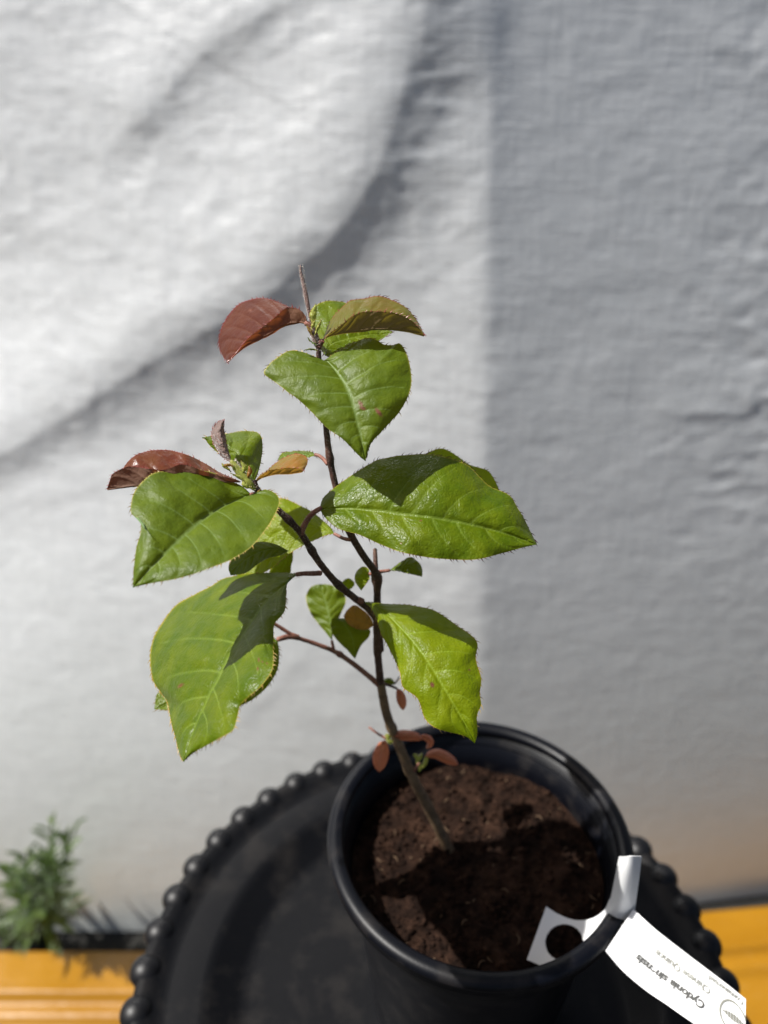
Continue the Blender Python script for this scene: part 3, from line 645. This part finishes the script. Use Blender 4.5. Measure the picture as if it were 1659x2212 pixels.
# -- upright rolled bud and stipules
def slim(pts, r, mat, name='bud', n=26, label=None, parent=sap):
    q = cat_rom(pts, n); u = np.linspace(0, 1, n); rad = r*(np.sin(math.pi*np.clip(u*.93+.05, 0, 1))**.5)
    V, F = tube([P(*a) for a in q], rad, 10, True, .15)
    return mobj(name, V, F, mat, parent, label=label, attrs={'vein': np.zeros(len(V)), 'margin': np.zeros(len(V)), 'spot': np.zeros(len(V))})
slim([(676, 712, .288), (671, 690, .288), (664, 655, .288), (656, 615, .288), (650, 590, .288), (649, 572, .288)], .0009, M['fuzzy'], 'rolled_leaf', label='slender upright rolled new leaf')
slim([(688, 752, .289), (680, 735, .288), (674, 715, .288), (668, 700, .288)], .0012, M['fuzzy'], 'shoot')
stp = lambda a, b_, c_, w_, mat='lime', sd=0: leaf([a, b_, c_], [(b_[0]+w_, b_[1])], [(b_[0]-w_, b_[1])], M[mat], .001, .001, teeth='tooth', tl=.0007, NU=30, NS=8, seed=30+sd, name='stipule', nv=3, wave=.0002, nteeth=1.6)
stp((676, 705, .287), (676, 680, .286), (683, 655, .286), 7, sd=1)
stp((680, 725, .286), (686, 708, .285), (695, 690, .284), 5, sd=2)
stp((672, 715, .286), (676, 702, .285), (681, 690, .285), 4, sd=3)
stp((684, 740, .287), (672, 718, .286), (661, 700, .286), 4, 'orange', sd=4)
stp((686, 758, .287), (672, 754, .286), (656, 757, .285), 4, 'green', sd=5)
stp((684, 745, .287), (672, 738, .287), (664, 728, .287), 4, 'green', sd=6)
slim([(551, 1058, .285), (540, 1045, .284), (524, 1026, .284), (508, 1008, .284), (499, 994, .284)], .0017, M['lime'], 'shoot', label='pale lime green shoot tip')
for i, (a, b_, c_, w_) in enumerate([((540, 1045, .283), (520, 1032, .282), (498, 1022, .281), 6), ((530, 1040, .283), (540, 1020, .282), (538, 1005, .282), 5), ((520, 1030, .283), (528, 1010, .282), (520, 996, .282), 4), ((500, 1020, .283), (488, 1010, .282), (478, 1000, .282), 6), ((546, 1056, .282), (532, 1050, .281), (524, 1038, .281), 7), ((505, 1008, .282), (492, 1004, .281), (484, 1008, .281), 5)]):
    stp(a, b_, c_, w_, ['lime', 'orange', 'lime', 'lime', 'lime', 'orange'][i], sd=10+i)
# pale hairs on shoots and young stems
hb = MB()
def hairs(path, r, cnt, l):
    q = cat_rom(path, 40); p = np.array([P(*a) for a in q])
    for _ in range(cnt):
        i = rng.randrange(39); a = p[i]+(p[i+1]-p[i])*rng.random(); T = p[i+1]-p[i]; T /= np.linalg.norm(T)
        d = np.array([rng.gauss(0, 1) for _ in range(3)]); d -= T*(d@T); d /= np.linalg.norm(d); s = np.cross(T, d)
        a = a+d*r*.9; ll = l*rng.uniform(.5, 1.3); tp = a+d*ll+T*ll*rng.uniform(-.6, .6)+s*ll*rng.uniform(-.4, .4); w_ = .00006
        hb.add([a-s*w_, a+s*w_, a+T*w_*1.5, tp], [(0, 1, 3), (1, 2, 3), (2, 0, 3)])
hairs([(676, 712, .288), (664, 655, .288), (649, 572, .288)], .0008, 330, .0006)
hairs([(688, 760, .289), (680, 725, .288), (668, 700, .288)], .001, 260, .0007)
hairs([(551, 1058, .285), (524, 1026, .284), (499, 994, .284)], .0015, 420, .0008)
hairs([(650, 1152, .299), (615, 1115, .293), (580, 1085, .289), (556, 1058, .286)], .0014, 420, .00055)
hairs([(651, 1154, .299), (655, 1140, .298), (668, 1117, .297), (694, 1098, .2935)], .001, 300, .0007)
hairs([(692, 1238, .308), (655, 1239, .3005), (625, 1250, .297)], .0009, 240, .0007)
hairs([(690, 1215, .309), (650, 1152, .299)], .0017, 200, .0005)
hairs([(757, 1152, .311), (733, 1080, .305), (706, 940, .296)], .0014, 420, .0005)
hairs([(708, 1003, .300), (700, 993, .301), (680, 982, .303)], .0006, 120, .0006)
h_ = hb.obj('stem_hairs', M['hair'], sap, smooth=False); h_['kind'] = 'stuff'

# -- little salmon bracts low on the stem
def bract(midrib, wpx, mat='salmon', sd=0, o=.003, name='bract'):
    q = cat_rom(midrib, 9); T = np.gradient(q[:, :2], axis=0); T /= np.linalg.norm(T, axis=1)[:, None]+1e-9
    Nn = np.stack([-T[:, 1], T[:, 0]], 1); wv_ = wpx*np.sin(math.pi*np.linspace(0, 1, 9))**.6
    e1 = [(q[i, 0]+Nn[i, 0]*wv_[i], q[i, 1]+Nn[i, 1]*wv_[i]) for i in range(1, 8)]; e2 = [(q[i, 0]-Nn[i, 0]*wv_[i], q[i, 1]-Nn[i, 1]*wv_[i]) for i in range(1, 8)]
    return leaf(midrib, e1, e2, M[mat], o, o, bul=.0006, teeth=None, NU=36, NS=10, seed=50+sd, name=name, nv=4, wave=.0004)
bract([(858, 1487, .372), (864, 1500, .370), (869, 1518, .370), (871, 1535, .371)], 11, sd=1)
bract([(833, 1598, .388), (826, 1615, .386), (821, 1640, .385), (819, 1668, .386)], 17, sd=2)
bract([(842, 1590, .386), (865, 1588, .384), (892, 1590, .384), (915, 1597, .385)], 11, sd=3, o=.005)
bract([(905, 1590, .388), (922, 1594, .388), (930, 1605, .389), (921, 1618, .39)], 7, sd=4)
bract([(918, 1634, .394), (940, 1628, .392), (962, 1636, .392), (990, 1652, .393)], 11, sd=5, o=.005)
for i, pth_ in enumerate([[(898, 1650, .396), (905, 1640, .395), (912, 1626, .395)], [(905, 1668, .398), (907, 1655, .396), (898, 1640, .395)], [(912, 1660, .397), (918, 1648, .395), (922, 1632, .394)], [(835, 1600, .385), (838, 1592, .384), (832, 1586, .384)], [(850, 1602, .385), (842, 1602, .384), (835, 1598, .384)], [(908, 1644, .394), (900, 1634, .393), (893, 1628, .393)]]):
    bract(pth_, 5, 'lime', sd=10+i, name='bud_scale')
bract([(826, 1478, .367), (840, 1470, .368), (852, 1478, .369)], 6, 'green', sd=17, name='bud_scale')
stem('twig', [(833, 1595, .386), (815, 1584, .387), (797, 1571, .388)], .0007, .0005, M['redstem'], n=14)
stem('twig', [(824, 1476, .366), (842, 1481, .368), (857, 1487, .371)], .0008, .0006, M['bark'], n=14)
stem('twig', [(852, 1477, .370), (858, 1470, .371), (862, 1462, .372)], .0005, .0003, M['bark'], n=10)
stem('twig', [(888, 1672, .404), (898, 1660, .399), (905, 1648, .396)], .0010, .0008, M['redstem'], n=14)

# ------------------------------------------------------------------ plant label
m, t, b, out = new_mat('white_label_plastic'); co = objco(t); n1 = noise(t, 60, 4, .5, co)
t.links.new(mix(t, n1.outputs[0], (.72, .73, .74), (.80, .80, .80)), b.inputs['Base Color']); b.inputs['Roughness'].default_value = .38
M['label'] = m
m, t, b, out = new_mat('black_print'); b.inputs['Base Color'].default_value = (.05, .05, .045, 1); b.inputs['Roughness'].default_value = .6; M['ink'] = m
m, t, b, out = new_mat('grey_print'); b.inputs['Base Color'].default_value = (.20, .20, .17, 1); b.inputs['Roughness'].default_value = .6; M['ink2'] = m
root = P(1345, 2005, .368)
tagr = thing('plant_label', 'white plastic loop label hooked over the right of the pot rim, text upside down', 'label', tuple(root))
def ribbon(name, ea, eb, thick=.0005, n=40, k=14, cut=None, mat=None, bow=0):
    A = cat_rom(ea, n); B = cat_rom(eb, n); G = np.zeros((n, k, 3))
    for i in range(n):
        for j in range(k):
            s = j/(k-1); q = A[i]*(1-s)+B[i]*s; q = q.copy(); q[2] -= bow*math.sin(math.pi*s); G[i, j] = P(*q)
    du = np.gradient(G, axis=0); ds = np.gradient(G, axis=1); nn = np.cross(du, ds); nn /= np.linalg.norm(nn, axis=2, keepdims=True)
    tc = np.array([0, 0, H0])-G
    if (nn*tc).sum() < 0: nn = -nn
    V = list(G.reshape(-1, 3))+list((G-nn*thick).reshape(-1, 3)); F = []; m_ = n*k
    def keep(i, j):
        if cut is None: return True
        s = (j+.5)/(k-1); a = A[min(i, n-1)]*(1-s)+B[min(i, n-1)]*s; return not cut(a[0], a[1])
    kp = {(i, j) for i in range(n-1) for j in range(k-1) if keep(i, j)}
    for i, j in kp:
        q = (i*k+j, (i+1)*k+j, (i+1)*k+j+1, i*k+j+1)
        F.append(q); F.append(tuple(x+m_ for x in reversed(q)))
        for (di, dj, a_, b_) in ((-1, 0, 3, 0), (1, 0, 1, 2), (0, -1, 0, 1), (0, 1, 2, 3)):
            if (i+di, j+dj) not in kp: F.append((q[b_], q[a_], q[a_]+m_, q[b_]+m_))
    return mobj(name, V, F, mat or M['label'], tagr, smooth=False), G, nn
# outer strip, from the rim outwards
ob, G, GN = ribbon('strip', [(1368, 1964, .369), (1413, 2005, .361), (1486, 2062, .352), (1563, 2120, .343), (1611, 2158, .338)],
       [(1308, 2054, .360), (1346, 2098, .354), (1393, 2138, .348), (1440, 2170, .342), (1500, 2212, .334), (1609, 2284, .323)], n=60, k=16)
# end cut: text maps on G: u along (0..1), v across (0..1)
def gpt(u, v, lift=.0006):
    i = min(max(u, 0), .9999)*(G.shape[0]-1); j = min(max(v, 0), .9999)*(G.shape[1]-1); a, b2 = int(i), int(j); fu, fv = i-a, j-b2
    q = (G[a, b2]*(1-fu)+G[a+1, b2]*fu)*(1-fv)+(G[a, b2+1]*(1-fu)+G[a+1, b2+1]*fu)*fv
    return q+GN[a, b2]*lift
LEN = float(np.linalg.norm(np.diff(G[:, 8], axis=0), axis=1).sum()); WID = float(np.linalg.norm(G[20, 0]-G[20, -1]))
def text(name, body, u0, v0, size, mat, shear=0, bold=0):
    c_ = bpy.data.curves.new(name, 'FONT'); c_.body = body; c_.size = 1; c_.shear = shear; c_.offset = bold
    to = bpy.data.objects.new('tmp', c_); COL.objects.link(to); bpy.context.view_layer.update()
    me = bpy.data.meshes.new_from_object(to.evaluated_get(bpy.context.evaluated_depsgraph_get())); bpy.data.objects.remove(to)
    # reads from the far (lower right) end back towards the pot: upside down in the picture
    V = []
    for v in me.vertices:
        x, y = v.co.x*size, v.co.y*size
        V.append(gpt(u0-x/LEN, v0+y/WID*1.0))
    F = [tuple(p.vertices) for p in me.polygons]
    mobj(name, V, F, mat, tagr, smooth=False)
text('printed_name', 'Cydonia sinensis', .70, .56, .0048, M['ink'], .25, .035)
text('printed_line', 'Chinese Quince', .715, .27, .0042, M['ink2'], 0, .02)
text('printed_line', 'Containerised', .975, .07, .0032, M['ink2'], 0, .015)
# round emblem: ring with a small leaf stroke
mbx = MB(); cu, cv = .905, .47
def ell(a, r): return (cu+r*math.cos(a)*.0068/LEN*1.0, cv+r*math.sin(a)*.0068/WID)
for k_ in range(40):
    a0, a1 = 2*math.pi*k_/40, 2*math.pi*(k_+1)/40
    mbx.add([gpt(*ell(a0, 1)), gpt(*ell(a1, 1)), gpt(*ell(a1, .88)), gpt(*ell(a0, .88))], [(0, 1, 2, 3)])
for k_ in range(8):
    a_ = -.5+k_/8; w_ = .22*math.sin(math.pi*(k_+.8)/9)
    mbx.add([gpt(cu+a_*.0105/LEN, cv-w_*.0068/WID), gpt(cu+(a_+.09)*.0105/LEN, cv-w_*.0068/WID), gpt(cu+(a_+.09)*.0105/LEN, cv+w_*.0068/WID), gpt(cu+a_*.0105/LEN, cv+w_*.0068/WID)], [(0, 1, 2, 3)])
mbx.obj('emblem', M['ink2'], tagr, smooth=False)
# the loop standing up over the rim
ribbon('loop', [(1306, 2000, .380), (1320, 1935, .368), (1331, 1880, .359), (1337, 1850, .356)], [(1370, 1984, .377), (1375, 1940, .366), (1382, 1890, .357), (1386, 1850, .354)], n=30, k=12, bow=.0060)
# inner end with the hole, lying on the soil
hole = lambda x, y: ((x-1218)/41)**2+((y-2036)/40)**2 < 1 and not (x > 1240 and y > 2048 and (x-1252)+(y-2048)*.8 > 8)
ribbon('loop_end', [(1180, 1958, .389), (1205, 1974, .386), (1240, 1987, .382), (1275, 1985, .378), (1303, 1968, .376), (1318, 1940, .374)],
       [(1138, 2073, .376), (1170, 2086, .373), (1200, 2095, .370), (1250, 2095, .369), (1300, 2060, .369), (1345, 2000, .370)], n=110, k=70, cut=hole)

# ------------------------------------------------------------------ weed behind the beam at the left
m, t, b, out = new_mat('weed_leaf'); co = objco(t); n1 = noise(t, 40, 4, .6, co)
t.links.new(ramp(t, n1.outputs[0], [(.35, (.010, .02, .008)), (.52, (.03, .06, .014)), (.7, (.12, .18, .04))]).outputs[0], b.inputs['Base Color']); b.inputs['Roughness'].default_value = .4
tr = N(t, 'ShaderNodeBsdfTranslucent'); tr.inputs[0].default_value = (.25, .4, .05, 1); mx = N(t, 'ShaderNodeMixShader'); mx.inputs[0].default_value = .25
t.links.new(b.outputs[0], mx.inputs[1]); t.links.new(tr.outputs[0], mx.inputs[2]); t.links.new(mx.outputs[0], out.inputs[0]); M['weed'] = m
def weed(x0, y0, tops, label, nleaf=20, ll=.05, seed=1):
    r = random.Random(seed); root = thing('leafy_weed', label, 'weed', (x0, y0, 0), None)
    fm = MB(); smb = MB()
    for (tx, ty, tz) in tops:
        a = np.array([x0+r.uniform(-.01, .01), y0, 0]); c_ = np.array([tx, ty, tz]); b2 = (a+c_)/2+np.array([r.uniform(-.015, .015), 0, .01])
        pp = [(1-q)**2*a+2*q*(1-q)*b2+q*q*c_ for q in np.linspace(0, 1, 16)]
        V, F = tube(pp, np.linspace(.0022, .001, 16), 7); smb.add(V, F)
        for k_ in range(nleaf):
            q = .25+.75*k_/(nleaf-1); i = int(q*15); p0 = pp[i]; an = k_*2.4+r.random(); el = .35+.9*q*r.uniform(.5, 1)
            d = np.array([math.cos(an)*math.cos(el), math.sin(an)*math.cos(el), math.sin(el)]); s = np.cross(d, [0, 0, 1]); s /= np.linalg.norm(s); up = np.cross(s, d)
            L_ = ll*r.uniform(.6, 1.15)*(1.1-.5*q); w_ = L_*.075; Vv = []; 
            for e_ in range(7):
                f_ = e_/6; ww = w_*math.sin(math.pi*min(1, f_*.95+.05))**.8; c2 = p0+d*L_*f_-np.array([0, 0, 1])*L_*.35*f_*f_
                Vv += [c2-s*ww+up*ww*.3, c2, c2+s*ww+up*ww*.3]
            Ff = []
            for e_ in range(6):
                Ff += [(e_*3, e_*3+1, e_*3+4, e_*3+3), (e_*3+1, e_*3+2, e_*3+5, e_*3+4)]
            fm.add(Vv, Ff)
    smb.obj('stem', M['weed'], root); fm.obj('foliage', M['weed'], root)
    return root
def tp(px, py, y): 
    o = np.array([0, 0, H0]); v = P(px, py, 1)-o; return tuple(o+v*(y/v[1]))
weed(tp(90, 2030, .782)[0], .782, [tp(110, 1775, .69), tp(165, 1790, .70), tp(60, 1840, .71), tp(20, 1880, .70), tp(140, 1880, .70), tp(100, 1850, .70)], 'taller leafy green weed growing between tarp and yellow beam', 32, .085, 5)
weed(tp(20, 2040, .785)[0], .785, [tp(0, 1960, .77), tp(50, 1970, .775), tp(-60, 1900, .775), tp(110, 1985, .772)], 'low dark weed tuft at the far left behind the yellow beam', 26, .05, 9)
